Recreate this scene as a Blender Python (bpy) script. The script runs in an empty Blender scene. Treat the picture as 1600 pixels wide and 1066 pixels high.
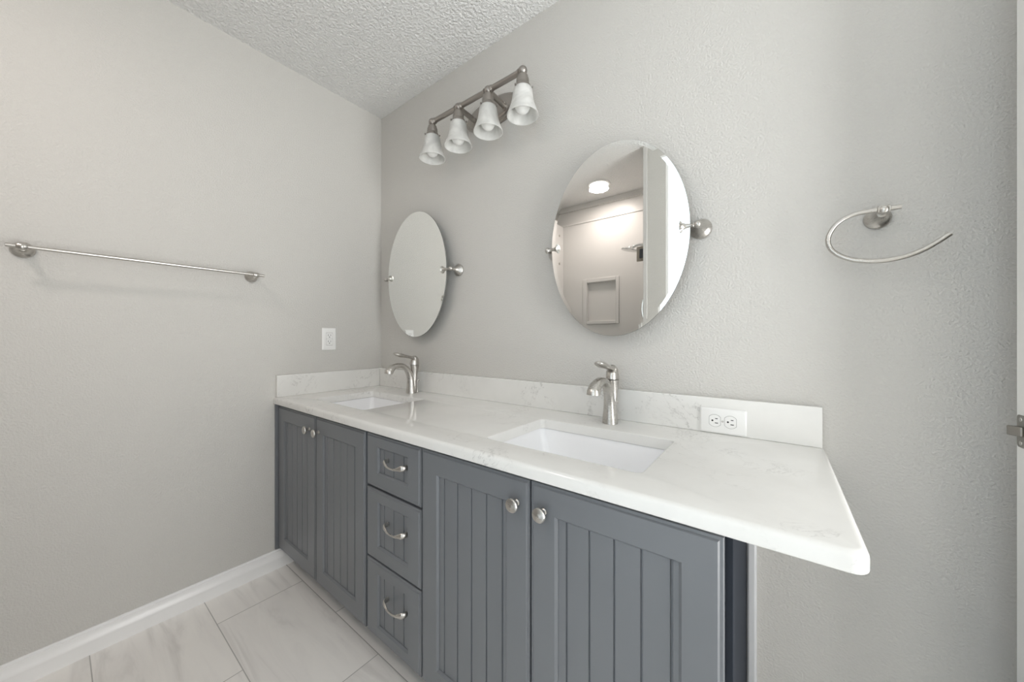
import bpy, bmesh, math
from mathutils import Vector, Matrix

C = bpy.context.scene
COL = C.collection
PI = math.pi

# ------------------------------------------------------------------ camera
cd = bpy.data.cameras.new('camera')
cam = bpy.data.objects.new('camera', cd)
COL.objects.link(cam)
cd.sensor_width = 36.0
cd.lens = 545.34 / 1600 * 36
cd.shift_y = -3.7 / 1600
cd.clip_start = 0.02
cam.location = (1.9192, -1.2101, 1.1033)
cam.rotation_euler = (PI / 2, 0, math.radians(37.2113))
C.camera = cam

# ------------------------------------------------------------------ world, exposure
W = bpy.data.worlds.new('world')
C.world = W
W.use_nodes = True
wn = W.node_tree
DAY_UP, DAY_DOWN = 4.1, 11.0      # next room's daylight; brighter lower half added to lift the ceiling
wt = wn.nodes.new('ShaderNodeTexCoord')
wx = wn.nodes.new('ShaderNodeSeparateXYZ')
wr = wn.nodes.new('ShaderNodeMapRange')
wr.inputs['From Min'].default_value = -0.25
wr.inputs['From Max'].default_value = 0.25
wr.inputs['To Min'].default_value = DAY_DOWN
wr.inputs['To Max'].default_value = DAY_UP
wn.links.new(wt.outputs['Generated'], wx.inputs[0])
wn.links.new(wx.outputs['Z'], wr.inputs['Value'])
wn.links.new(wr.outputs['Result'], wn.nodes['Background'].inputs[1])
wn.nodes['Background'].inputs[0].default_value = (0.98, 0.985, 0.975, 1)
C.view_settings.view_transform = 'Standard'
C.view_settings.look = 'None'
C.view_settings.exposure = 0.0
C.view_settings.gamma = 1.0
C.view_settings.use_curve_mapping = False
C.cycles.max_bounces = 16
C.cycles.diffuse_bounces = 10
C.cycles.glossy_bounces = 6
C.cycles.sample_clamp_indirect = 6.0
C.cycles.caustics_reflective = False
C.cycles.use_denoising = True

WINDOW_STRENGTH = 0.76
LAMP_POWER = 6.2           # shower ceiling lamp
# daylight from the next room enters by the open doorway in the right wall; the portal only guides sampling and gives no light
pl = bpy.data.lights.new('doorway_portal', 'AREA')
pl.shape = 'RECTANGLE'
pl.size, pl.size_y = .78, 2.05
pl.cycles.is_portal = True
po_ = bpy.data.objects.new('doorway_portal', pl)
COL.objects.link(po_)
po_.location = (3.12, -.595, 1.025)
po_.rotation_euler = (PI / 2, 0, PI / 2)


# ------------------------------------------------------------------ materials
def mat(name, color, rough=0.5, metal=0.0, spec=0.5, emit=None, emit_s=0.0):
    m = bpy.data.materials.new(name)
    m.use_nodes = True
    b = m.node_tree.nodes['Principled BSDF']
    b.inputs['Base Color'].default_value = (*color, 1)
    b.inputs['Roughness'].default_value = rough
    b.inputs['Metallic'].default_value = metal
    b.inputs['Specular IOR Level'].default_value = spec
    if emit:
        b.inputs['Emission Color'].default_value = (*emit, 1)
        b.inputs['Emission Strength'].default_value = emit_s
    return m


def nodes(m):
    nt = m.node_tree
    return nt, nt.nodes['Principled BSDF']


def add_bump(m, scale, strength, dist, detail=3.0, rough=0.55, ramp=None):
    nt, b = nodes(m)
    tc = nt.nodes.new('ShaderNodeTexCoord')
    n = nt.nodes.new('ShaderNodeTexNoise')
    n.inputs['Scale'].default_value = scale
    n.inputs['Detail'].default_value = detail
    n.inputs['Roughness'].default_value = rough
    bp = nt.nodes.new('ShaderNodeBump')
    bp.inputs['Strength'].default_value = strength
    bp.inputs['Distance'].default_value = dist
    nt.links.new(tc.outputs['Object'], n.inputs['Vector'])
    src = n.outputs['Fac']
    if ramp:
        r = nt.nodes.new('ShaderNodeValToRGB')
        r.color_ramp.elements[0].position = ramp[0]
        r.color_ramp.elements[1].position = ramp[1]
        nt.links.new(src, r.inputs['Fac'])
        src = r.outputs['Color']
    nt.links.new(src, bp.inputs['Height'])
    nt.links.new(bp.outputs['Normal'], b.inputs['Normal'])


M = {}
M['wall'] = mat('wall_paint', (0.60, 0.588, 0.562), 0.5, spec=0.25)
add_bump(M['wall'], 170, 0.40, 0.0026, 2.0, 0.5, (0.38, 0.68))
M['ceiling'] = mat('ceiling_texture', (0.86, 0.86, 0.85), 0.8, spec=0.2)
add_bump(M['ceiling'], 84, 0.7, 0.0105, 3.0, 0.6, (0.36, 0.66))
M['trim'] = mat('white_trim', (0.88, 0.88, 0.88), 0.22)
M['scribe'] = mat('scribe_trim_paint', (0.62, 0.63, 0.65), 0.4)
M['shower'] = mat('shower_acrylic', (0.63, 0.62, 0.605), 0.25)
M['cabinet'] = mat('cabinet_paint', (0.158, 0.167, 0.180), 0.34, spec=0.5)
M['cabinet_side'] = mat('cabinet_box_dark', (0.028, 0.032, 0.040), 0.85, spec=0.08)  # dark box colour, deepened to paint shade into the door gaps
M['dark'] = mat('cabinet_interior', (0.012, 0.013, 0.018), 0.6)
M['frame'] = mat('cabinet_frame_paint', (0.055, 0.06, 0.07), 0.45)
M['plastic'] = mat('white_plastic', (0.86, 0.86, 0.85), 0.25)
M['slot'] = mat('outlet_slot', (0.015, 0.015, 0.015), 0.6)
M['groove'] = mat('outlet_groove', (0.38, 0.38, 0.37), 0.6)
M['ceramic'] = mat('sink_ceramic', (0.86, 0.865, 0.88), 0.12)
M['mirror'] = mat('mirror_silver', (0.955, 0.965, 0.95), 0.004, 1.0)
M['mirror_edge'] = mat('mirror_edge', (0.30, 0.31, 0.30), 0.25, 0.6)
M['door'] = mat('door_paint', (0.86, 0.855, 0.84), 0.35)
M['bulb'] = mat('bulb_glass', (0.88, 0.88, 0.86), 0.25)
M['lamp'] = mat('lamp_lens', (0.9, 0.9, 0.88), 0.4, emit=(1.0, 0.95, 0.87), emit_s=4.0)
M['pane'] = mat('lit_pane', (0.8, 0.85, 0.88), 0.4, emit=(0.86, 0.98, 1.08), emit_s=WINDOW_STRENGTH)
M['bronze'] = mat('hinge_metal', (0.36, 0.32, 0.27), 0.5, 0.3)
M['latch'] = mat('latch_nickel', (0.30, 0.285, 0.26), 0.42, 0.9)


def nickel(name, col, rough):
    m = mat(name, col, rough, 1.0)
    nt, b = nodes(m)
    tc = nt.nodes.new('ShaderNodeTexCoord')
    mp = nt.nodes.new('ShaderNodeMapping')
    mp.inputs['Scale'].default_value = (60, 60, 900)
    n = nt.nodes.new('ShaderNodeTexNoise')
    n.inputs['Scale'].default_value = 1.0
    r = nt.nodes.new('ShaderNodeMapRange')
    r.inputs['To Min'].default_value = rough - 0.06
    r.inputs['To Max'].default_value = rough + 0.08
    nt.links.new(tc.outputs['Object'], mp.inputs['Vector'])
    nt.links.new(mp.outputs['Vector'], n.inputs['Vector'])
    nt.links.new(n.outputs['Fac'], r.inputs['Value'])
    nt.links.new(r.outputs['Result'], b.inputs['Roughness'])
    return m


M['nickel'] = nickel('brushed_nickel', (0.56, 0.54, 0.51), 0.28)
M['nickel_warm'] = nickel('brushed_nickel_fixture', (0.37, 0.345, 0.32), 0.30)
M['chrome'] = mat('chrome', (0.75, 0.75, 0.74), 0.12, 1.0)


def quartz():
    m = mat('quartz', (0.8, 0.8, 0.78), 0.13, spec=0.5)
    nt, b = nodes(m)
    tc = nt.nodes.new('ShaderNodeTexCoord')

    def noise(scale, detail, rough=0.6, dist=0.0, off=(0, 0, 0)):
        mp = nt.nodes.new('ShaderNodeMapping')
        mp.inputs['Location'].default_value = off
        n = nt.nodes.new('ShaderNodeTexNoise')
        n.inputs['Scale'].default_value = scale
        n.inputs['Detail'].default_value = detail
        n.inputs['Roughness'].default_value = rough
        n.inputs['Distortion'].default_value = dist
        nt.links.new(tc.outputs['Object'], mp.inputs['Vector'])
        nt.links.new(mp.outputs['Vector'], n.inputs['Vector'])
        return n.outputs['Fac']

    def math_(op, a, bb):
        n = nt.nodes.new('ShaderNodeMath')
        n.operation = op
        for i, v in enumerate((a, bb)):
            if isinstance(v, (int, float)):
                n.inputs[i].default_value = v
            else:
                nt.links.new(v, n.inputs[i])
        return n.outputs[0]

    def rng(src, a, bb, c, d):
        n = nt.nodes.new('ShaderNodeMapRange')
        n.clamp = True
        n.inputs['From Min'].default_value = a
        n.inputs['From Max'].default_value = bb
        n.inputs['To Min'].default_value = c
        n.inputs['To Max'].default_value = d
        nt.links.new(src, n.inputs['Value'])
        return n.outputs[0]

    v = noise(5.5, 9, 0.72, 0.9)
    line = rng(math_('ABSOLUTE', math_('SUBTRACT', v, 0.5), 0), 0.0, 0.02, 1.0, 0.0)
    patch = rng(noise(4.2, 2, 0.5, 0.0, (3.1, 7.7, 1.3)), 0.47, 0.60, 0.0, 1.0)
    crumb = rng(noise(90, 2), 0.42, 0.62, 0.15, 1.0)
    vein = math_('MULTIPLY', math_('MULTIPLY', line, patch), crumb)
    cloud = rng(noise(7, 5), 0.3, 0.7, 0.0, 1.0)
    mx = nt.nodes.new('ShaderNodeMixRGB')
    mx.inputs['Color1'].default_value = (0.74, 0.735, 0.715, 1)
    mx.inputs['Color2'].default_value = (0.785, 0.78, 0.76, 1)
    nt.links.new(cloud, mx.inputs['Fac'])
    m2 = nt.nodes.new('ShaderNodeMixRGB')
    m2.inputs['Color2'].default_value = (0.36, 0.35, 0.34, 1)
    nt.links.new(math_('MULTIPLY', vein, 0.62), m2.inputs['Fac'])
    nt.links.new(mx.outputs[0], m2.inputs['Color1'])
    nt.links.new(m2.outputs[0], b.inputs['Base Color'])
    return m


M['quartz'] = quartz()


def floor_tile():
    m = mat('floor_tile', (0.5, 0.48, 0.46), 0.28)
    nt, b = nodes(m)
    tc = nt.nodes.new('ShaderNodeTexCoord')
    mp = nt.nodes.new('ShaderNodeMapping')
    mp.inputs['Location'].default_value = (1.022, 3.58, 0)
    br = nt.nodes.new('ShaderNodeTexBrick')
    br.inputs['Scale'].default_value = 1.0
    br.inputs['Brick Width'].default_value = 0.61
    br.inputs['Row Height'].default_value = 0.306
    br.inputs['Mortar Size'].default_value = 0.0016
    br.inputs['Mortar Smooth'].default_value = 0.1
    br.inputs['Color1'].default_value = (0, 0, 0, 1)
    br.inputs['Color2'].default_value = (1, 1, 1, 1)
    nt.links.new(tc.outputs['Object'], mp.inputs['Vector'])
    nt.links.new(mp.outputs['Vector'], br.inputs['Vector'])
    # streaks that run along the tile, shifted from tile to tile
    sh = nt.nodes.new('ShaderNodeVectorMath')
    sh.operation = 'MULTIPLY_ADD'
    sh.inputs[1].default_value = (5.0, 9.0, 2.0)
    nt.links.new(br.outputs['Color'], sh.inputs[0])
    nt.links.new(tc.outputs['Object'], sh.inputs[2])
    mp2 = nt.nodes.new('ShaderNodeMapping')
    mp2.inputs['Rotation'].default_value = (0, 0, 0.3)
    mp2.inputs['Scale'].default_value = (1.1, 7.5, 1)
    nt.links.new(sh.outputs[0], mp2.inputs['Vector'])
    n = nt.nodes.new('ShaderNodeTexNoise')
    n.inputs['Scale'].default_value = 1.7
    n.inputs['Detail'].default_value = 6
    n.inputs['Roughness'].default_value = 0.6
    n.inputs['Distortion'].default_value = 0.8
    nt.links.new(mp2.outputs['Vector'], n.inputs['Vector'])
    r = nt.nodes.new('ShaderNodeValToRGB')
    e = r.color_ramp.elements
    e[0].position, e[0].color = 0.28, (0.68, 0.66, 0.635, 1)
    e[1].position, e[1].color = 0.60, (0.88, 0.86, 0.83, 1)
    x = r.color_ramp.elements.new(0.46)
    x.color = (0.84, 0.82, 0.795, 1)
    nt.links.new(n.outputs['Fac'], r.inputs['Fac'])
    mx = nt.nodes.new('ShaderNodeMixRGB')
    mx.inputs['Color2'].default_value = (0.46, 0.45, 0.43, 1)
    nt.links.new(br.outputs['Fac'], mx.inputs['Fac'])
    nt.links.new(r.outputs['Color'], mx.inputs['Color1'])
    nt.links.new(mx.outputs[0], b.inputs['Base Color'])
    bp = nt.nodes.new('ShaderNodeBump')
    bp.invert = True
    bp.inputs['Strength'].default_value = 0.5
    bp.inputs['Distance'].default_value = 0.001
    nt.links.new(br.outputs['Fac'], bp.inputs['Height'])
    nt.links.new(bp.outputs['Normal'], b.inputs['Normal'])
    return m


M['floor'] = floor_tile()


def alabaster():
    m = mat('alabaster_glass', (0.84, 0.84, 0.82), 0.28)
    nt, b = nodes(m)
    b.inputs['Transmission Weight'].default_value = 0.0
    b.inputs['Subsurface Weight'].default_value = 0.0
    tc = nt.nodes.new('ShaderNodeTexCoord')
    n = nt.nodes.new('ShaderNodeTexNoise')
    n.inputs['Scale'].default_value = 16
    n.inputs['Detail'].default_value = 4
    n.inputs['Distortion'].default_value = 1.5
    r = nt.nodes.new('ShaderNodeValToRGB')
    e = r.color_ramp.elements
    e[0].position, e[0].color = 0.35, (0.76, 0.76, 0.745, 1)
    e[1].position, e[1].color = 0.65, (0.90, 0.90, 0.885, 1)
    nt.links.new(tc.outputs['Object'], n.inputs['Vector'])
    nt.links.new(n.outputs['Fac'], r.inputs['Fac'])
    nt.links.new(r.outputs['Color'], b.inputs['Base Color'])
    tr = nt.nodes.new('ShaderNodeBsdfTranslucent')
    nt.links.new(r.outputs['Color'], tr.inputs['Color'])
    mx = nt.nodes.new('ShaderNodeMixShader')
    mx.inputs[0].default_value = 0.4
    nt.links.new(b.outputs[0], mx.inputs[1])
    nt.links.new(tr.outputs[0], mx.inputs[2])
    nt.links.new(mx.outputs[0], nt.nodes['Material Output'].inputs['Surface'])
    return m


M['shade'] = alabaster()


# ------------------------------------------------------------------ mesh helpers
def q_box(bm, x0, x1, y0, y1, z0, z1):
    vs = [bm.verts.new((x, y, z)) for z in (z0, z1) for y in (y0, y1) for x in (x0, x1)]
    for f in ((0, 2, 3, 1), (4, 5, 7, 6), (0, 1, 5, 4), (2, 6, 7, 3), (0, 4, 6, 2), (1, 3, 7, 5)):
        bm.faces.new([vs[i] for i in f])
    return bm


def basis(axis):
    a = Vector(axis).normalized()
    t = Vector((0, 0, 1)) if abs(a.z) < 0.9 else Vector((1, 0, 0))
    u = t.cross(a).normalized()
    return a, u, a.cross(u)


def q_lathe(bm, origin, axis, prof, seg=32, sx=1.0, sy=1.0, u=None, cap0=True, cap1=True):
    """prof: (distance along the axis, radius)"""
    o = Vector(origin)
    a, uu, vv = basis(axis)
    if u is not None:
        uu = Vector(u).normalized()
        vv = a.cross(uu)
    rings = []
    for d, r in prof:
        if r < 1e-6:
            rings.append([bm.verts.new(o + a * d)])
        else:
            rings.append([bm.verts.new(o + a * d + uu * (r * sx * math.cos(2 * PI * i / seg)) + vv * (r * sy * math.sin(2 * PI * i / seg)))
                          for i in range(seg)])
    for A, B in zip(rings, rings[1:]):
        if len(A) == 1 and len(B) == 1:
            continue
        for i in range(seg):
            j = (i + 1) % seg
            if len(A) == 1:
                bm.faces.new((A[0], B[j], B[i]))
            elif len(B) == 1:
                bm.faces.new((A[i], A[j], B[0]))
            else:
                bm.faces.new((A[i], A[j], B[j], B[i]))
    if cap0 and len(rings[0]) > 1:
        bm.faces.new(rings[0][::-1])
    if cap1 and len(rings[-1]) > 1:
        bm.faces.new(rings[-1])
    return bm


def q_ball(bm, c, r, seg=24, n=12):
    return q_lathe(bm, c, (0, 0, 1), [(-r * math.cos(PI * k / n), r * math.sin(PI * k / n) if 0 < k < n else 0) for k in range(n + 1)], seg)


def smooth_path(pts, n):
    """Catmull-Rom through tuples of any length"""
    out = []
    P = [Vector(p) if False else list(p) for p in pts]
    P = [[2 * a - b for a, b in zip(P[0], P[1])]] + P + [[2 * a - b for a, b in zip(P[-1], P[-2])]]
    for k in range(1, len(P) - 2):
        for s in range(n):
            t = s / n
            out.append([0.5 * (2 * b + (c - a) * t + (2 * a - 5 * b + 4 * c - d) * t * t + (-a + 3 * b - 3 * c + d) * t ** 3)
                        for a, b, c, d in zip(P[k - 1], P[k], P[k + 1], P[k + 2])])
    out.append(P[-2])
    return out


def q_sweep(bm, pts, seg=16, side=(1, 0, 0), flat_end=None, flat_start=None):
    """pts: (x, y, z, half width along 'side', half thickness across it); flat_end: cut the last ring at that z"""
    S = Vector(side).normalized()
    rings = []
    n = len(pts)
    for i, p in enumerate(pts):
        c = Vector(p[:3])
        a = Vector(pts[max(0, i - 1)][:3])
        b = Vector(pts[min(n - 1, i + 1)][:3])
        t = (b - a).normalized()
        s = (S - t * S.dot(t)).normalized()
        v = t.cross(s)
        ring = []
        for k in range(seg):
            an = 2 * PI * k / seg
            q = c + s * (p[3] * math.cos(an)) + v * (p[4] * math.sin(an))
            ring.append(bm.verts.new(q))
        rings.append(ring)
    if flat_end is not None:
        for v in rings[-1]:
            v.co.z = flat_end
    if flat_start is not None:
        for v in rings[0]:
            v.co.z = flat_start
    for A, B in zip(rings, rings[1:]):
        for i in range(seg):
            j = (i + 1) % seg
            bm.faces.new((A[i], A[j], B[j], B[i]))
    bm.faces.new(rings[0][::-1])
    bm.faces.new(rings[-1])
    return bm


def q_tube(bm, pts, r, seg=14, side=None):
    if side is None:
        d = Vector(pts[-1][:3]) - Vector(pts[0][:3])
        side = basis(d)[1]
    return q_sweep(bm, [(*p[:3], r, r) for p in pts], seg, side)


def rrect(cx, cy, hx, hy, r, n=5):
    out = []
    for (sx, sy, a0) in ((1, 1, 0), (-1, 1, 90), (-1, -1, 180), (1, -1, 270)):
        for k in range(n + 1):
            a = math.radians(a0 + 90 * k / n)
            out.append((cx + sx * (hx - r) + r * math.cos(a), cy + sy * (hy - r) + r * math.sin(a)))
    return out


def q_loft(bm, loops, cap0=False, cap1=False, close=True):
    rings = [[bm.verts.new(p) for p in L] for L in loops]
    for A, B in zip(rings, rings[1:]):
        n = len(A)
        for i in range(n):
            j = (i + 1) % n
            bm.faces.new((A[i], A[j], B[j], B[i]))
    if cap0:
        bm.faces.new(rings[0][::-1])
    if cap1:
        bm.faces.new(rings[-1])
    return bm


def BM():
    return bmesh.new()


def obj(name, bm, material, parent=None, bevel=0.0, segs=2, smooth=35, label=None):
    """bm is in world coordinates; the object sits at its parent's base"""
    bmesh.ops.recalc_face_normals(bm, faces=bm.faces)
    o = bpy.data.objects.new(name, bpy.data.meshes.new(name))
    base = Vector((0, 0, 0))
    p = parent
    while p is not None:
        base += Vector(p.location)
        p = p.parent
    for v in bm.verts:
        v.co -= base
    bm.to_mesh(o.data)
    bm.free()
    o.data.materials.append(material)
    COL.objects.link(o)
    if parent:
        o.parent = parent
    if bevel:
        b = o.modifiers.new('bevel', 'BEVEL')
        b.width = bevel
        b.segments = segs
        b.limit_method = 'ANGLE'
        b.angle_limit = math.radians(40)
        smooth = max(smooth, 50)
    for f in o.data.polygons:
        f.use_smooth = True
    o.data.set_sharp_from_angle(angle=math.radians(smooth))
    if label:
        o['label'] = label
    return o


def thing(name, label, cat, loc, group=None):
    o = bpy.data.objects.new(name, None)
    o.empty_display_size = 0.05
    o.location = loc
    o['label'] = label
    o['category'] = cat
    if group:
        o['group'] = group
    COL.objects.link(o)
    return o


def struct(name, bm, material, label, cat, parent=None, bevel=0.0, smooth=35):
    o = obj(name, bm, material, parent, bevel, 2, smooth)
    if parent is None:
        o['kind'] = 'structure'
        o['label'] = label
        o['category'] = cat
    return o


def dup(root, loc, label, group=None):
    r = root.copy()
    COL.objects.link(r)
    r.location = loc
    r['label'] = label
    if group:
        r['group'] = group
    for ch in list(root.children):
        c = ch.copy()
        COL.objects.link(c)
        c.parent = r
        for g in list(ch.children):
            d = g.copy()
            COL.objects.link(d)
            d.parent = c
    return r


# ------------------------------------------------------------------ room
H = 2.44
XR = 3.06           # right wall
YF = -1.40          # wall behind the camera and end of the shower's side wall
YS = -2.105         # far wall of the shower
T = 0.12

struct('floor', q_box(BM(), -T, XR + T, YS - T, T, -0.1, 0), M['floor'],
       'floor of pale grey veined rectangular tiles in a half offset pattern', 'floor')
struct('ceiling', q_box(BM(), -T, XR + T, YS - T, T, H, H + 0.1), M['ceiling'],
       'white ceiling with a rough knockdown texture', 'ceiling')
struct('wall_back', q_box(BM(), -T, XR + T, 0, T, 0, H), M['wall'],
       'greige wall carrying the two oval mirrors and the towel ring', 'wall')
struct('wall_left', q_box(BM(), -T, 0, YS - T, 0, 0, H), M['wall'],
       'greige wall carrying the long towel bar', 'wall')
bm = BM()
DOY0, DOY1 = -.985, -.205
q_box(bm, XR, XR + T, DOY1, 0, 0, H)
q_box(bm, XR, XR + T, YF - T, DOY0, 0, H)
q_box(bm, XR, XR + T, DOY0, DOY1, 2.05, H)
struct('wall_right', bm, M['wall'],
       'greige wall with the doorway, on the hinge side of the open door', 'wall')
# wall behind the camera: the pier between shower and window, and the wall past the window
WX0, WX1, WZ0, WZ1 = 1.326, 2.16, 0.12, 2.38
struct('wall_front', q_box(BM(), WX1, XR, YF - T, YF, 0, H), M['wall'],
       'greige wall behind the camera, right of the bright window', 'wall')
bm = BM()
q_box(bm, 1.205, WX0, YS, YF, 0, H)
struct('wall_shower', bm, M['wall'], 'grey pier between the white shower and the bright window, seen in the larger mirror', 'wall')
bm = BM()
q_box(bm, WX0, WX1, YF - T, YF, 0, WZ0)
q_box(bm, WX0, WX1, YF - T, YF, WZ1, H)
struct('wall_window', bm, M['wall'], 'wall strips above and below the bright window', 'wall')
bm = BM()
t = 0.014
q_box(bm, WX0, WX0 + t, YF - 0.07, YF - 0.002, WZ0, WZ1)
q_box(bm, WX1 - t, WX1, YF - 0.07, YF - 0.002, WZ0, WZ1)
q_box(bm, WX0 + t, WX1 - t, YF - 0.07, YF - 0.002, WZ0, WZ0 + t)
q_box(bm, WX0 + t, WX1 - t, YF - 0.07, YF - 0.002, WZ1 - t, WZ1)
win = struct('window_1', bm, M['trim'], 'tall bright window reflected at the right edge of the larger mirror', 'window')
struct('pane', q_box(BM(), WX0 + t, WX1 - t, YF - 0.014, YF - 0.008, WZ0 + t, WZ1 - t), M['pane'], '', '', win)

# shower alcove lining (white acrylic) with a higher painted band above it
SX0, SX1, SZ = 0.158, 1.18, 2.246
bm = BM()
q_box(bm, 0.0, SX1, YS - T, YS, 0, H)
struct('wall_shower_back', bm, M['shower'], 'white far wall of the shower above the acrylic surround', 'wall')
bm = BM()
NX0, NX1, NZ0, NZ1 = 0.396, 0.758, 1.244, 1.684      # outer frame of the niche
IX0, IX1, IZ0, IZ1 = 0.442, 0.724, 1.274, 1.642      # recess
yb, yf = YS, YS + 0.022
q_box(bm, 0.165, IX0, yb, yf, 0.06, SZ)
q_box(bm, IX1, SX1, yb, yf, 0.06, SZ)
q_box(bm, IX0, IX1, yb, yf, 0.06, IZ0)
q_box(bm, IX0, IX1, yb, yf, IZ1, SZ)
sur = thing('shower_surround', 'white acrylic shower surround with a recessed soap niche, reflected in the larger mirror', 'shower wall', (0.66, YS, 0.06))
obj('back_panel', bm, M['shower'], sur)
bm = BM()
q_box(bm, 0.001, SX0 + 0.015, YS, -1.46, 0.06, SZ)
obj('side_panel', bm, M['shower'], sur, 0.003)
bm = BM()
q_box(bm, SX1 - 0.002, 1.2045, YS, YF + 0.006, 0.0, H - 0.004)
obj('end_panel', bm, M['shower'], sur, 0.002)
bm = BM()
fw = 0.030
for a in ((NX0, NX0 + fw + .012, NZ0, NZ1), (NX1 - fw, NX1, NZ0, NZ1), (NX0 + fw + .012, NX1 - fw, NZ0, NZ0 + fw), (NX0 + fw + .012, NX1 - fw, NZ1 - fw - .008, NZ1)):
    q_box(bm, a[0], a[1], yf, yf + 0.014, a[2], a[3])
obj('niche_frame', bm, M['shower'], sur, 0.004)
bm = BM()
q_box(bm, SX0 + .016, SX1 - .003, YS + .023, YS + .03, SZ - .004, SZ + .014)
obj('top_lip', bm, M['shower'], sur, 0.002)
bm = BM()
q_box(bm, 0.001, SX1 - 0.003, YS + 0.03, YF, 0, 0.06)
obj('shower_pan', bm, M['shower'], sur, 0.01)
for z in (2.14, 1.86):
    bm = BM()
    q_lathe(bm, (SX0 + .015, YS + .10, z), (1, 0, 0), [(0, .012), (.004, .012), (.006, .004)], 12)
    obj('screw_cap', bm, M['nickel'], sur)

# crown strip at the shower ceiling
struct('trim_1', q_box(BM(), SX0 - .15, SX1, YS + 0.001, YS + .02, H - .05, H - .001), M['shower'],
       'thin white strip where the shower wall meets the ceiling', 'trim')

sh = thing('shower_fixture', 'small chrome shower head on a short arm, reflected in the larger mirror', 'shower head', (1.178, -1.62, 1.80))
bm = BM()
pth = smooth_path([(1.1775, -1.62, 1.765), (1.13, -1.62, 1.80), (1.09, -1.62, 1.818), (1.05, -1.62, 1.815), (1.03, -1.62, 1.806)], 6)
q_tube(bm, pth, .010, 12, (0, 1, 0))
obj('shower_arm', bm, M['chrome'], sh)
bm = BM()
q_lathe(bm, (1.018, -1.62, 1.815), (-.22, 0, -.97), [(0, .012), (.008, .018), (.013, .045), (.020, .066), (.026, .070), (.030, .066), (.031, .055)], 28)
obj('spray_head', bm, M['chrome'], sh)
hp = thing('shower_bracket', 'square bronze bracket plate at the edge of the shower, reflected in the larger mirror', 'bracket', (1.179, -1.44, 1.70))
q = BM(); q_box(q, 1.118, 1.1775, -1.455, -1.445, 1.655, 1.760)
obj('plate', q, M['bronze'], hp, .002)
q = BM(); q_box(q, 1.140, 1.168, -1.4445, -1.437, 1.675, 1.740)
obj('pivot_block', q, M['frame'], hp, .002)
gh = thing('grab_handle', 'thin curved chrome handle at the edge of the shower, reflected low in the larger mirror', 'handle', (1.179, -1.44, 1.32))
bm = BM()
q_tube(bm, smooth_path([(1.178, -1.44, 1.385), (1.165, -1.44, 1.37), (1.158, -1.44, 1.315), (1.165, -1.44, 1.26), (1.178, -1.44, 1.245)], 6), .009, 10, (0, 1, 0))
obj('grip', bm, M['chrome'], gh)

# baseboards
def baseboard(name, p0, p1, nrm, label):
    prof = [(0, 0), (.0125, 0), (.0125, .040), (.0135, .044), (.0138, .048), (.0130, .052), (.0105, .057), (.0080, .064), (.0072, .072), (.0072, .0795), (.0045, .0800), (.0045, .0885), (.004, .089), (0, .089)]
    bm = BM()
    loops = []
    for p in (p0, p1):
        loops.append([(p[0] + nrm[0] * d, p[1] + nrm[1] * d, z) for d, z in prof])
    q_loft(bm, loops, True, True)
    return struct(name, bm, M['trim'], label, 'baseboard', smooth=25)


baseboard('baseboard_left', (0.0, -1.45, 0), (0.0, -0.47, 0), (1, 0), 'white moulded baseboard under the towel bar wall')
baseboard('baseboard_back', (1.88, 0, 0), (XR, 0, 0), (0, -1), 'white baseboard on the mirror wall right of the vanity')

# open door against the mirror wall
DX, DY = 2.266, -0.150
door = struct('door_1', q_box(BM(), DX, XR - .01, DY - .035, DY, 0.012, 2.03), M['door'],
              'white door standing open flat against the mirror wall, its edge at the right of the photo', 'door', bevel=.0015)
bm = BM()
zl, yl = 0.938, DY - .0175
q_loft(bm, [[(DX - d, y, z) for y, z in rrect(yl, zl, .0128, .0287, .006)] for d in (-.0005, .0012)], True, True)
lp = obj('latch_plate', bm, M['latch'], door, smooth=30)
bm = BM()
pts = [(DX - .001, yl + .0085), (DX - .0145, yl + .0065), (DX - .0155, yl + .004), (DX - .004, yl - .0085), (DX - .001, yl - .0085)]
q_loft(bm, [[(x, y, z) for x, y in pts] for z in (zl - .0085, zl + .0085)], True, True)
obj('latch_bolt', bm, M['latch'], lp, .0012)
for z in (zl - .021, zl + .021):
    bm = BM()
    q_lathe(bm, (DX - .001, yl, z), (-1, 0, 0), [(0, .0042), (.0008, .004), (.0012, .002), (.0005, .0)], 14)
    obj('screw', bm, M['nickel'], lp)

# ------------------------------------------------------------------ vanity
CF = -0.555          # door faces
CT = 0.822           # counter top
CB = 0.791


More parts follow.
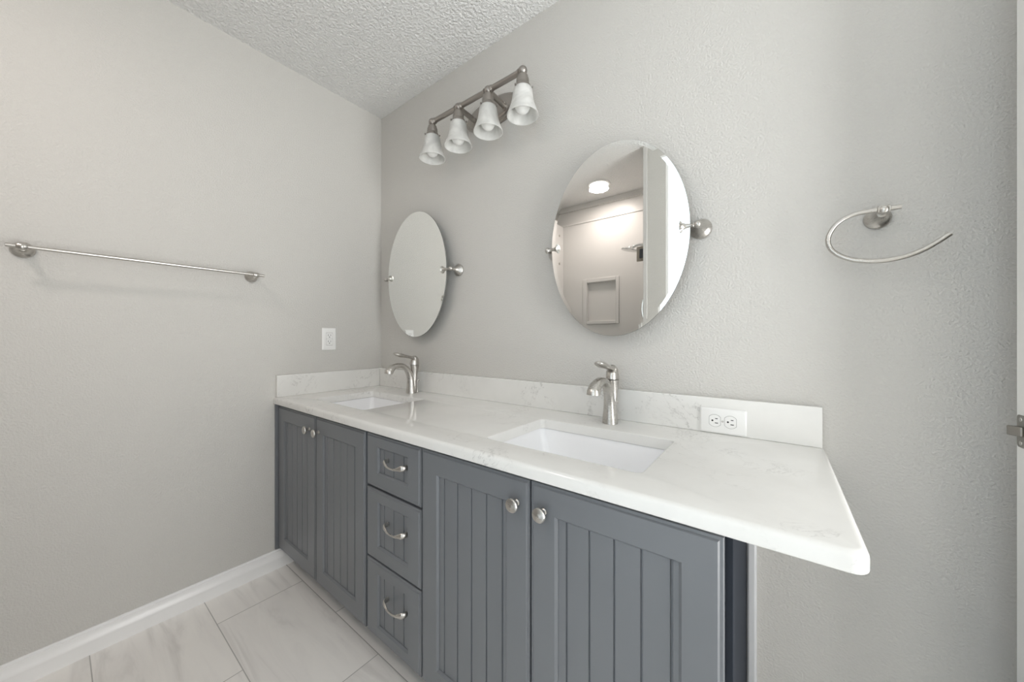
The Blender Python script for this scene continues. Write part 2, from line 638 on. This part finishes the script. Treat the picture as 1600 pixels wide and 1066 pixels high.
def beaded_front(x0, x1, z0, z1, ins, grooves, d_back=0.020):
    """door or drawer front: eased rim, stiles and rails, recessed beadboard panel"""
    l, r, b, t_ = ins
    bm = BM()

    def ring(i, d, inner=None):
        if inner is None:
            return [(x0 + i, CF + d, z0 + i), (x1 - i, CF + d, z0 + i), (x1 - i, CF + d, z1 - i), (x0 + i, CF + d, z1 - i)]
        a, bb, c, e = inner
        return [(a + i, CF + d, c + i), (bb - i, CF + d, c + i), (bb - i, CF + d, e - i), (a + i, CF + d, e - i)]

    rec = (x0 + l, x1 - r, z0 + b, z1 - t_)
    q_loft(bm, [ring(0, d_back), ring(0, .0045), ring(.0008, .0034), ring(.0055, .0032), ring(.0070, .0012), ring(.0085, 0),
                ring(0, 0, rec), ring(.0015, .0012, rec), ring(.0055, .0055, rec), ring(.006, .0115, rec)], True, False)
    a, bb, c, e = rec[0] + .0058, rec[1] - .0058, rec[2] + .0058, rec[3] - .0058
    pd = .0070
    xs = [(a, pd)]
    for g in grooves:
        xs += [(g - .0026, pd), (g - .0008, pd + .0042), (g + .0008, pd + .0042), (g + .0026, pd)]
    xs.append((bb, pd))
    lo = [bm.verts.new((x, CF + d, c)) for x, d in xs]
    hi = [bm.verts.new((x, CF + d, e)) for x, d in xs]
    for i in range(len(xs) - 1):
        bm.faces.new((lo[i], lo[i + 1], hi[i + 1], hi[i]))
    return bm


def knob_bm(x, z):
    bm = BM()
    q_lathe(bm, (x, CF, z), (0, -1, 0),
            [(0, .0075), (.002, .0075), (.004, .0055), (.009, .0050), (.013, .0060), (.0165, .0115), (.019, .0155), (.0225, .0163),
             (.025, .0150), (.0265, .0105), (.0265, .0085), (.0275, .006), (.028, 0)], 32)
    return bm


def pull_bm(x, z, h=0.050):
    bm = BM()
    y = CF + .006
    pts = [(x - h, y - .001, z + .003, .0075, .0045), (x - h + .001, y - .011, z + .003, .0078, .0050), (x - h + .005, y - .0185, z + .0025, .0080, .0042),
           (x - h + .016, y - .0225, z, .0062, .0034), (x - .018, y - .0255, z - .004, .0034, .0030), (x, y - .0262, z - .005, .0028, .0028),
           (x + .018, y - .0255, z - .004, .0034, .0030), (x + h - .016, y - .0225, z, .0066, .0034), (x + h - .005, y - .0185, z + .0025, .0092, .0042),
           (x + h - .001, y - .011, z + .003, .0090, .0050), (x + h, y - .001, z + .003, .0082, .0045)]
    q_sweep(bm, smooth_path(pts, 5), 14, (0, 0, 1))
    return bm


G_OFF = (-.100, -.048, .004, .056, .108)


def sink_base(loc, x0, x1, doors, label):
    t_ = thing('vanity_cabinet', label, 'cabinet', loc, 'painted vanity cabinets under the quartz top')
    bm = BM()
    q_box(bm, x0, x0 + .016, -.518, -.024, .10, CB - .001)
    q_box(bm, x1 - .016, x1, -.518, -.024, .10, CB - .001)
    q_box(bm, x0 + .016, x1 - .016, -.518, -.024, .10, .116)
    q_box(bm, x0 + .016, x1 - .016, -.036, -.024, .116, CB - .001)
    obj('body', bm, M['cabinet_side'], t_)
    return t_


def toe(t_, x0, x1):
    q = BM(); q_box(q, x0, x1, -.468, -.45, 0.0, .10)
    obj('toe_kick', q, M['cabinet'], t_)


DZ0, DZ1 = 0.101, 0.780
# left sink base
XA, XB, XC, XD = 0.002, 0.7855, 1.0855, 1.850
lt = sink_base((0.39, -.29, 0), XA, XB, 2, 'grey two-door vanity cabinet in the corner, left of the drawers')
toe(lt, XA, XB)
for x0, x1, kx in ((.012, .4015, .3525), (.4065, .7810, .436)):
    cx = (x0 + x1) / 2
    d = obj('door', beaded_front(x0, x1, DZ0, DZ1, ((x1 - x0) / 2 - .126, (x1 - x0) / 2 - .126, .062, .062), [cx + g for g in G_OFF]), M['cabinet'], lt, smooth=25)
    obj('knob', knob_bm(kx, .722), M['nickel'], d)
q = BM(); q_box(q, .001, .011, -.566, -.520, .095, CB - .002)
obj('filler_strip', q, M['cabinet'], lt, .001)
# drawers
dt = thing('drawer_cabinet', 'narrow grey cabinet of three drawers between the two-door vanity cabinets', 'cabinet', (.9355, -.29, 0), 'painted vanity cabinets under the quartz top')
bm = BM()
q_box(bm, XB + .0005, XB + .0165, -.518, -.024, .10, CB - .001)
q_box(bm, XC - .0165, XC - .0005, -.518, -.024, .10, CB - .001)
q_box(bm, XB + .0165, XC - .0165, -.518, -.024, .10, .116)
q_box(bm, XB + .0165, XC - .0165, -.036, -.024, .116, CB - .001)
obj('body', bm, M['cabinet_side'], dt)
toe(dt, XB + .0005, XC - .0005)
for z0, z1, rb, rt, pz in ((.6035, .7795, .047, .038, .703), (.3610, .5955, .044, .037, .497), (.1020, .3545, .038, .037, .2535)):
    d = obj('drawer', beaded_front(.7915, 1.0825, z0, z1, (.066, .060, rb, rt), [.888, .941, .994]), M['cabinet'], dt, smooth=25)
    obj('pull', pull_bm(.962, pz), M['nickel'], d)
# right sink base
rt_ = sink_base((1.47, -.29, 0), XC, XD, 2, 'grey two-door vanity cabinet under the nearer sink, right of the drawers')
toe(rt_, XC, XD)
for x0, x1, kx in ((1.0885, 1.4700, 1.4365), (1.4745, 1.8505, 1.510)):
    cx = (x0 + x1) / 2
    d = obj('door', beaded_front(x0, x1, DZ0, DZ1, ((x1 - x0) / 2 - .126, (x1 - x0) / 2 - .126, .062, .062), [cx + g for g in G_OFF]), M['cabinet'], rt_, smooth=25)
    obj('knob', knob_bm(kx, .722), M['nickel'], d)
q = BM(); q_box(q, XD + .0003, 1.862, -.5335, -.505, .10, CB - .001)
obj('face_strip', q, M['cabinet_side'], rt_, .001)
q = BM(); q_box(q, XD + .0003, 1.874, -.022, -.001, 0.0, CB - .001)
obj('scribe_strip', q, M['scribe'], rt_, .006, label='pale grey strip where the cabinet side meets the wall')

# ------------------------------------------------------------------ quartz top
ct = thing('countertop', 'long white quartz vanity top with two sink cutouts and low backsplashes', 'countertop', (1.006, -.29, CB))
CX1 = 2.012
SINKS = (0.405, 1.4775)
SY, SHX, SHY = -.319, .2155, .148


def slab():
    bm = BM()
    r = .022
    out = [(0.0008, -.0008), (0.0008, -.571)]
    for k in range(9):
        a = math.radians(-90 + 90 * k / 8)
        out.append((CX1 + .006 - r + r * math.cos(a), -.571 + r + r * math.sin(a)))
    out.append((CX1 + .006, -.0008))
    q_loft(bm, [[(x, y, z) for x, y in out] for z in (CB, CT)], True, True)
    bmesh.ops.recalc_face_normals(bm, faces=bm.faces)
    es = [e for e in bm.edges if all(abs(v.co.z - CT) < 1e-5 for v in e.verts) and not all(v.co.y > -.001 for v in e.verts) and not all(v.co.x < .001 for v in e.verts)]
    bmesh.ops.bevel(bm, geom=es, offset=.011, segments=5, profile=.5, affect='EDGES')
    es = [e for e in bm.edges if all(abs(v.co.z - CB) < 1e-5 for v in e.verts) and not all(v.co.y > -.001 for v in e.verts) and not all(v.co.x < .001 for v in e.verts)]
    bmesh.ops.bevel(bm, geom=es, offset=.004, segments=3, profile=.5, affect='EDGES')
    me = bpy.data.meshes.new('slab')
    bm.to_mesh(me); bm.free()
    o = bpy.data.objects.new('slab', me)
    COL.objects.link(o)
    cut = BM()
    for sx in SINKS:
        q_loft(cut, [[(x, y, z) for x, y in rrect(sx, SY, SHX, SHY, .014)] for z in (CB - .05, CT + .05)], True, True)
    bmesh.ops.recalc_face_normals(cut, faces=cut.faces)
    cm = bpy.data.meshes.new('cutter')
    cut.to_mesh(cm); cut.free()
    c = bpy.data.objects.new('cutter', cm)
    COL.objects.link(c)
    md = o.modifiers.new('b', 'BOOLEAN')
    md.object = c
    md.operation = 'DIFFERENCE'
    md.solver = 'EXACT'
    dg = bpy.context.evaluated_depsgraph_get()
    me2 = bpy.data.meshes.new_from_object(o.evaluated_get(dg))
    bpy.data.objects.remove(o); bpy.data.objects.remove(c)
    bm = BM()
    bm.from_mesh(me2)
    def rim(v):
        return abs(v.co.z - CT) < 1e-5 and any(abs(v.co.x - sx) < SHX + 1e-3 and abs(v.co.y - SY) < SHY + 1e-3 for sx in SINKS)
    es = [e for e in bm.edges if all(rim(v) for v in e.verts) and len(e.link_faces) == 2 and abs(e.link_faces[0].normal.dot(e.link_faces[1].normal)) < .5]
    bmesh.ops.bevel(bm, geom=es, offset=.0035, segments=3, profile=.5, affect='EDGES')
    return bm


obj('slab', slab(), M['quartz'], ct, smooth=30)
BT, BZ = .020, .927
q = BM(); q_box(q, .0008, CX1, -BT, -.0006, CT + .0003, BZ)
obj('backsplash', q, M['quartz'], ct, .0015)
q = BM(); q_box(q, .0008, BT, -.5615, -BT - .0004, CT + .0003, BZ)
obj('backsplash', q, M['quartz'], ct, .0015)

# ------------------------------------------------------------------ sinks
def sink(cx, label):
    t_ = thing('sink', label, 'sink', (cx, SY, CB - .13), 'white undermount basins in the quartz top')
    bm = BM()
    g = .003
    zt = CB - .0015
    L = lambda hx, hy, r, z, dy=0: [(x, y, z) for x, y in rrect(cx, SY + dy, hx, hy, r, 6)]
    loops = [L(SHX + .012, SHY + .012, .02, zt - .012), L(SHX + .012, SHY + .012, .02, zt), L(SHX + g, SHY + g, .016, zt), L(SHX + g - .001, SHY + g - .001, .016, zt - .004),
             L(SHX - .018, SHY - .012, .022, zt - .055), L(SHX - .036, SHY - .024, .028, zt - .105), L(SHX - .046, SHY - .034, .034, zt - .119),
             L(SHX - .062, SHY - .050, .04, zt - .126), L(.04, .04, .039, zt - .130), L(.021, .021, .0205, zt - .132)]
    q_loft(bm, loops, False, True)
    obj('basin', bm, M['ceramic'], t_, smooth=50)
    bm = BM()
    q_lathe(bm, (cx, SY, zt - .1315), (0, 0, 1), [(0, .030), (.003, .030), (.004, .027), (.002, .022), (.004, .017), (.006, .010), (.0065, 0)], 28)
    obj('drain', bm, M['nickel'], t_)
    return t_


sink(SINKS[0], 'white rectangular undermount basin in the corner, below the farther faucet')
sink(SINKS[1], 'white rectangular undermount basin nearer the camera, below the right faucet')


# ------------------------------------------------------------------ faucets
def faucet(loc, label):
    t_ = thing('faucet', label, 'faucet', loc, 'single-lever basin faucets')
    x, y0, z0 = loc
    P = lambda *p: [(x, y0 + a, z0 + b, w, h) for a, b, w, h in p]
    # spout: rises from the base front, arches forward and flares at the outlet
    bm = BM()
    pts = P((-.004, .000, .0255, .0245), (-.004, .010, .0245, .0235), (-.004, .045, .0205, .0205), (-.008, .080, .0180, .0175), (-.020, .110, .0165, .0150),
            (-.042, .136, .0165, .0125), (-.072, .1465, .0170, .0118), (-.102, .1415, .0180, .0140), (-.123, .129, .0200, .0180), (-.1345, .1135, .0210, .0225))
    q_sweep(bm, smooth_path(pts, 6), 28, (1, 0, 0), flat_end=z0 + .1105, flat_start=z0)
    obj('spout', bm, M['nickel'], t_, smooth=50)
    # column behind the spout
    bm = BM()
    pts = P((.010, .000, .0215, .0150), (.012, .050, .0185, .0145), (.016, .095, .0185, .0160), (.018, .125, .0205, .0215), (.018, .1425, .0217, .0254))
    q_sweep(bm, smooth_path(pts, 6), 28, (1, 0, 0), flat_end=z0 + .1425, flat_start=z0)
    obj('body', bm, M['nickel'], t_, smooth=50)
    # cap and lever
    bm = BM()
    pts = P((.018, .1440, .0215, .0252), (.0185, .152, .0210, .0248), (.0195, .163, .0200, .0235), (.0195, .172, .0184, .0210), (.016, .180, .0162, .0150),
            (.010, .1835, .013, .008))
    q_sweep(bm, smooth_path(pts, 5), 28, (1, 0, 0))
    h = obj('handle_cap', bm, M['nickel'], t_, smooth=50)
    bm = BM()
    pts = P((.030, .168, .010, .0060), (.016, .1770, .0135, .0075), (-.010, .1850, .0130, .0075), (-.035, .1900, .0150, .0080), (-.062, .1955, .0190, .0100), (-.085, .2010, .0185, .0092),
            (-.099, .2045, .0130, .0062), (-.1055, .2060, .0040, .0022))
    q_sweep(bm, smooth_path(pts, 6), 20, (1, 0, 0))
    obj('lever', bm, M['nickel'], h, smooth=60)
    # pop-up lift rod behind
    bm = BM()
    q_tube(bm, smooth_path([(x, y0 + .037, z0), (x, y0 + .037, z0 + .045), (x, y0 + .038, z0 + .056)], 4), .0024, 10, (1, 0, 0))
    q_tube(bm, smooth_path([(x, y0 + .038, z0 + .054), (x, y0 + .0395, z0 + .062), (x + .004, y0 + .044, z0 + .064), (x + .008, y0 + .047, z0 + .060)], 4), .0034, 10, (1, 0, 0))
    q_lathe(bm, (x, y0 + .037, z0), (0, 0, 1), [(0, .007), (.004, .0065), (.014, .004), (.02, .0026)], 14)
    obj('lift_rod', bm, M['nickel'], t_)
    return t_


FZ = CT + .0004
f0 = faucet((1.4755, -.083, FZ), 'brushed nickel single-lever faucet behind the nearer basin')
dup(f0, (0.408, -.083, FZ), 'brushed nickel single-lever faucet behind the corner basin')


# ------------------------------------------------------------------ oval pivot mirrors
def oval_mirror(cx, ym, cz, po, label, hw=.238, hh=.3285):
    t_ = thing('oval_mirror', label, 'mirror', (cx, 0, cz), 'oval pivot mirrors above the vanity')
    seg = 96

    def ring(k, y):
        return [(cx + (hw - k) * math.cos(2 * PI * i / seg), y, cz + (hh - k) * math.sin(2 * PI * i / seg)) for i in range(seg)]
    bm = BM()
    q_loft(bm, [ring(.0003, ym + .00028), ring(.0125, ym), ring(.10, ym)], False, True)
    obj('mirror_glass', bm, M['mirror'], t_, smooth=1)
    bm = BM()
    q_loft(bm, [ring(.0002, ym + .0003), ring(0, ym + .0006), ring(0, ym + .0062), ring(.001, ym + .0065)], False, True)
    obj('mirror_back', bm, M['mirror_edge'], t_, smooth=30)
    for s in (1, -1):
        px = cx + s * po
        bm = BM()
        q_lathe(bm, (px, -.0004, cz), (0, -1, 0), [(0, .0300), (.003, .0305), (.0055, .0290), (.0075, .0275), (.013, .0200), (.022, .0130), (.034, .0088),
                                              (-ym - .010, .0072)], 36)
        q_ball(bm, (px, ym + .002, cz), .0112)
        post = obj('mirror_post', bm, M['nickel'], t_, smooth=40)
        bm = BM()
        e = po - hw            # from ball to mirror edge
        L_ = e + .026
        q_lathe(bm, (px - s * .008, ym + .002, cz), (-s, 0, 0), [(0, .0060), (.003, .0078), (.006, .0060), (.011, .0056), (L_ * .5, .0075), (L_ * .72, .0115), (L_ - .010, .0165),
                                                        (L_ - .008, .0190), (L_ - .0068, .0188), (L_ - .0075, .0165), (L_ - .013, .010), (L_ - .017, .004)], 32)
        obj('pivot_clamp', bm, M['nickel'], post, smooth=40)
    return t_


oval_mirror(1.4755, -.062, 1.4405, .2575, 'oval frameless pivot mirror above the nearer basin, reflecting the white shower')
oval_mirror(0.402, -.056, 1.4405, .270, 'oval frameless pivot mirror by the corner, reflecting the plain side wall', .241)

# ------------------------------------------------------------------ vanity light
VX, VY, VZ = .8895, -.130, 2.121
vl = thing('vanity_light', 'brushed nickel vanity light with four white bell shades on a crossbar', 'wall light', (VX, 0, VZ))
bm = BM()
q_lathe(bm, (VX, -.0004, 2.126), (0, -1, 0), [(0, 1.0), (.006, 1.0), (.009, .97), (.010, .90), (.016, .86), (.020, .78), (.022, .6)], 72, .158, .066, u=(1, 0, 0))
obj('backplate', bm, M['nickel_warm'], vl, smooth=30)
SP = .1737
XS = [VX + SP * (k - 1.5) for k in range(4)]
bm = BM()
q_lathe(bm, (XS[0], VY, VZ), (1, 0, 0), [(.006, .0108), (XS[3] - XS[0] - .006, .0108)], 24)
for i, x in enumerate(XS):
    q_ball(bm, (x, VY, VZ), .0172)
    for s in ((1,) if i == 0 else (-1,) if i == 3 else (1, -1)):
        q_lathe(bm, (x + s * .014, VY, VZ), (s, 0, 0), [(0, .012), (.001, .0135), (.004, .0135), (.0055, .0122), (.009, .0122), (.010, .011)], 24)
obj('crossbar', bm, M['nickel_warm'], vl, smooth=35)
for x in XS[1:3]:
    bm = BM()
    q_lathe(bm, (x, -.018, VZ - .008), (0, VY + .018, .008), [(0, .017), (.004, .017), (.007, .0118), (.098, .0110), (.104, .0135), (.108, .0135)], 24)
    for s in (1, -1):
        q_ball(bm, (x + s * .012, -.040, VZ - .006), .0042, 12, 6)
    obj('arm', bm, M['nickel_warm'], vl, smooth=35)
for x in XS:
    bm = BM()
    q_lathe(bm, (x, VY, VZ - .010), (0, 0, -1), [(0, .009), (.006, .012), (.0085, .0180), (.011, .0200), (.020, .0203), (.022, .0235), (.025, .0240), (.042, .0245), (.046, .0275), (.050, .0300), (.066, .0315), (.068, .0315), (.068, .027)], 32)
    for k in range(3):
        a = 2 * PI * k / 3 + .35
        c, s_ = math.cos(a), math.sin(a)
        q_lathe(bm, (x + .029 * c, VY + .029 * s_, VZ - .070), (c, s_, 0), [(0, .0022), (.007, .0022), (.008, .004), (.011, .004)], 10)
    fit = obj('shade_holder', bm, M['nickel_warm'], vl, smooth=35)
    bm = BM()
    zt, zb = VZ - .066, 1.949
    out = [(0.0, .0285), (.003, .0330), (.009, .0362), (.026, .0385), (.044, .0410), (.060, .0446), (.076, .0498), (.092, .0560), (zt - zb - .004, .0597), (zt - zb, .0605)]
    inn = [(d, r - .0032) for d, r in out[::-1]]
    inn[0] = (zt - zb, .0575)
    q_lathe(bm, (x, VY, zt), (0, 0, -1), out + inn, 40, cap0=False, cap1=False)
    obj('shade', bm, M['shade'], vl, smooth=60)
    bm = BM()
    q_lathe(bm, (x, VY, VZ - .069), (0, 0, -1), [(0, .013), (.022, .013), (.030, .017), (.045, .0265), (.060, .0300), (.074, .0285), (.086, .0205), (.092, .011), (.094, 0)], 28)
    obj('bulb', bm, M['bulb'], vl, smooth=60)

# ------------------------------------------------------------------ towel bar and towel ring
def tb_post(bm, base, n, up):
    """flared disc post standing off a wall along n"""
    q_lathe(bm, base, n, [(.0004, .0245), (.004, .0250), (.006, .0240), (.009, .0205), (.015, .0135), (.026, .0098), (.044, .0086), (.052, .0095)], 36)


TBZ = 1.388
tb = thing('towel_bar', 'long thin brushed nickel towel bar on the left wall', 'towel bar', (0, -.963, TBZ))
bm = BM()
q_lathe(bm, (.065, -1.297, TBZ), (0, 1, 0), [(0, .0052), (.0006, .006), (.668, .006), (.669, .0052)], 20)
obj('bar', bm, M['nickel'], tb)
for y in (-1.267, -.660):
    bm = BM()
    tb_post(bm, (0, y, TBZ - .002), (1, 0, 0), 0)
    q_lathe(bm, (.065, y - .011, TBZ), (0, 1, 0), [(0, .0075), (.001, .0095), (.006, .0115), (.016, .0115), (.021, .0095), (.022, .0075)], 24)
    q_lathe(bm, (.050, y, TBZ - .001), (1, 0, 0), [(0, .0092), (.015, .0105), (.024, .0085), (.027, .004), (.0275, 0)], 24)
    obj('post', bm, M['nickel'], tb, smooth=40)

RX, RZ = 2.1125, 1.3965
tr = thing('towel_ring', 'open C-shaped brushed nickel towel ring right of the larger mirror', 'towel ring', (RX, 0, RZ))
bm = BM()
ringp = [(2.140, 1.398), (2.113, 1.398), (2.088, 1.399), (2.061, 1.396), (2.038, 1.384), (2.0235, 1.364), (2.018, 1.342), (2.0235, 1.321), (2.038, 1.304), (2.061, 1.2905), (2.090, 1.283),
         (2.117, 1.2815), (2.146, 1.286), (2.171, 1.296), (2.192, 1.310), (2.210, 1.325)]
q_tube(bm, [(p[0], -.065, p[1]) for p in smooth_path(ringp, 6)], .0052, 16, (0, 1, 0))
obj('ring', bm, M['nickel'], tr, smooth=50)
bm = BM()
tb_post(bm, (RX, 0, RZ - .003), (0, -1, 0), 0)
q_lathe(bm, (RX - .011, -.065, RZ + .0015), (1, 0, 0), [(0, .0070), (.001, .0088), (.006, .0086), (.011, .0078), (.016, .0086), (.021, .0088), (.022, .0070)], 24)
q_lathe(bm, (RX, -.050, RZ), (0, -1, 0), [(0, .0092), (.015, .0100), (.024, .0080), (.027, .004), (.0275, 0)], 24)
obj('post', bm, M['nickel'], tr, smooth=40)

# ------------------------------------------------------------------ outlets
def outlet(loc, axes, square, label):
    """axes: (across, along, out) unit vectors of the plate"""
    A, B, N = (Vector(v) for v in axes)
    o = Vector(loc)
    t_ = thing('power_outlet', label, 'outlet', loc)

    def slabp(pts, d0, d1):
        bm = BM()
        q_loft(bm, [[o + A * a + B * b + N * d for a, b in pts] for d in (d0, d1)], True, True)
        return bm
    bm = BM()
    q_loft(bm, [[o + A * a + B * b + N * d for a, b in rrect(0, 0, hx, hy, .004, 3)] for hx, hy, d in ((.0365, .0590, .0005), (.0365, .0590, .003), (.0330, .0555, .0062), (.0325, .055, .0064))], True, True)
    obj('cover_plate', bm, M['plastic'], t_, smooth=30)
    if square:
        obj('insert_gap', slabp(rrect(0, 0, .0172, .0342, .002, 2), .006, .0066), M['groove'], t_)
    for s in (1, -1):
        b0 = s * (.0165 if square else .0197)
        if square:
            pts = rrect(0, b0, .0163, .0160, .002, 3)
        else:
            pts = [(max(-.0175, min(.0175, .0175 * math.cos(a))), b0 + max(-.0142, min(.0142, .0175 * math.sin(a)))) for a in [2 * PI * k / 40 for k in range(40)]]
            big = [(x * 1.06, b0 + (y - b0) * 1.07) for x, y in pts]
            obj('socket_gap', slabp(big, .006, .0067), M['groove'], t_)
        r = obj('socket', slabp(pts, .006, .0074), M['plastic'], t_, smooth=30)
        bm = BM()
        for a, w, l in ((-.0064, .0011, .0042), (.0064, .0011, .0034)):
            q_loft(bm, [[o + A * p + B * q_ + N * d for p, q_ in rrect(a, b0 + .0042, w, l, .0008, 2)] for d in (.0072, .00765)], True, True)
        q_lathe(bm, o + B * (b0 - .0062) + N * .0072, N, [(0, .0026), (.00045, .0026)], 16)
        obj('slots', bm, M['slot'], r)
    if not square:
        bm = BM()
        q_lathe(bm, o + N * .0062, N, [(0, .0032), (.0008, .003), (.0012, .0015)], 14)
        obj('screw', bm, M['nickel'], t_)
    return t_


outlet((0, -.311, 1.1015), ((0, 1, 0), (0, 0, 1), (1, 0, 0)), True, 'white upright wall outlet with square face on the left wall')
outlet((1.7925, -BT, .8612), ((0, 0, 1), (1, 0, 0), (0, -1, 0)), False, 'white sideways duplex outlet set into the quartz backsplash')

# ------------------------------------------------------------------ lamps
def flush_lamp(x, y, r, power, label, col):
    t_ = thing('ceiling_light', label, 'ceiling light', (x, y, H))
    bm = BM()
    q_lathe(bm, (x, y, H), (0, 0, -1), [(.0003, r), (.006, r), (.009, r - .005), (.009, r - .016)], 48)
    obj('trim_ring', bm, M['plastic'], t_)
    bm = BM()
    q_lathe(bm, (x, y, H - .006), (0, 0, -1), [(0, r - .015), (.008, r - .018), (.018, r * .66), (.024, r * .3), (.025, 0)], 48)
    obj('diffuser', bm, M['lamp'], t_, smooth=60)
    l = bpy.data.lights.new('ceiling_glow', 'AREA')
    l.shape = 'DISK'
    l.size = r * 1.7
    l.energy = power
    l.color = col
    lo = bpy.data.objects.new('ceiling_glow', l)
    COL.objects.link(lo)
    lo.parent = t_
    lo.location = (0, 0, -.042)
    return t_


flush_lamp(0.69, -1.775, .095, LAMP_POWER, 'lit round flush lamp on the shower ceiling, reflected in the larger mirror', (1.0, .89, .83))
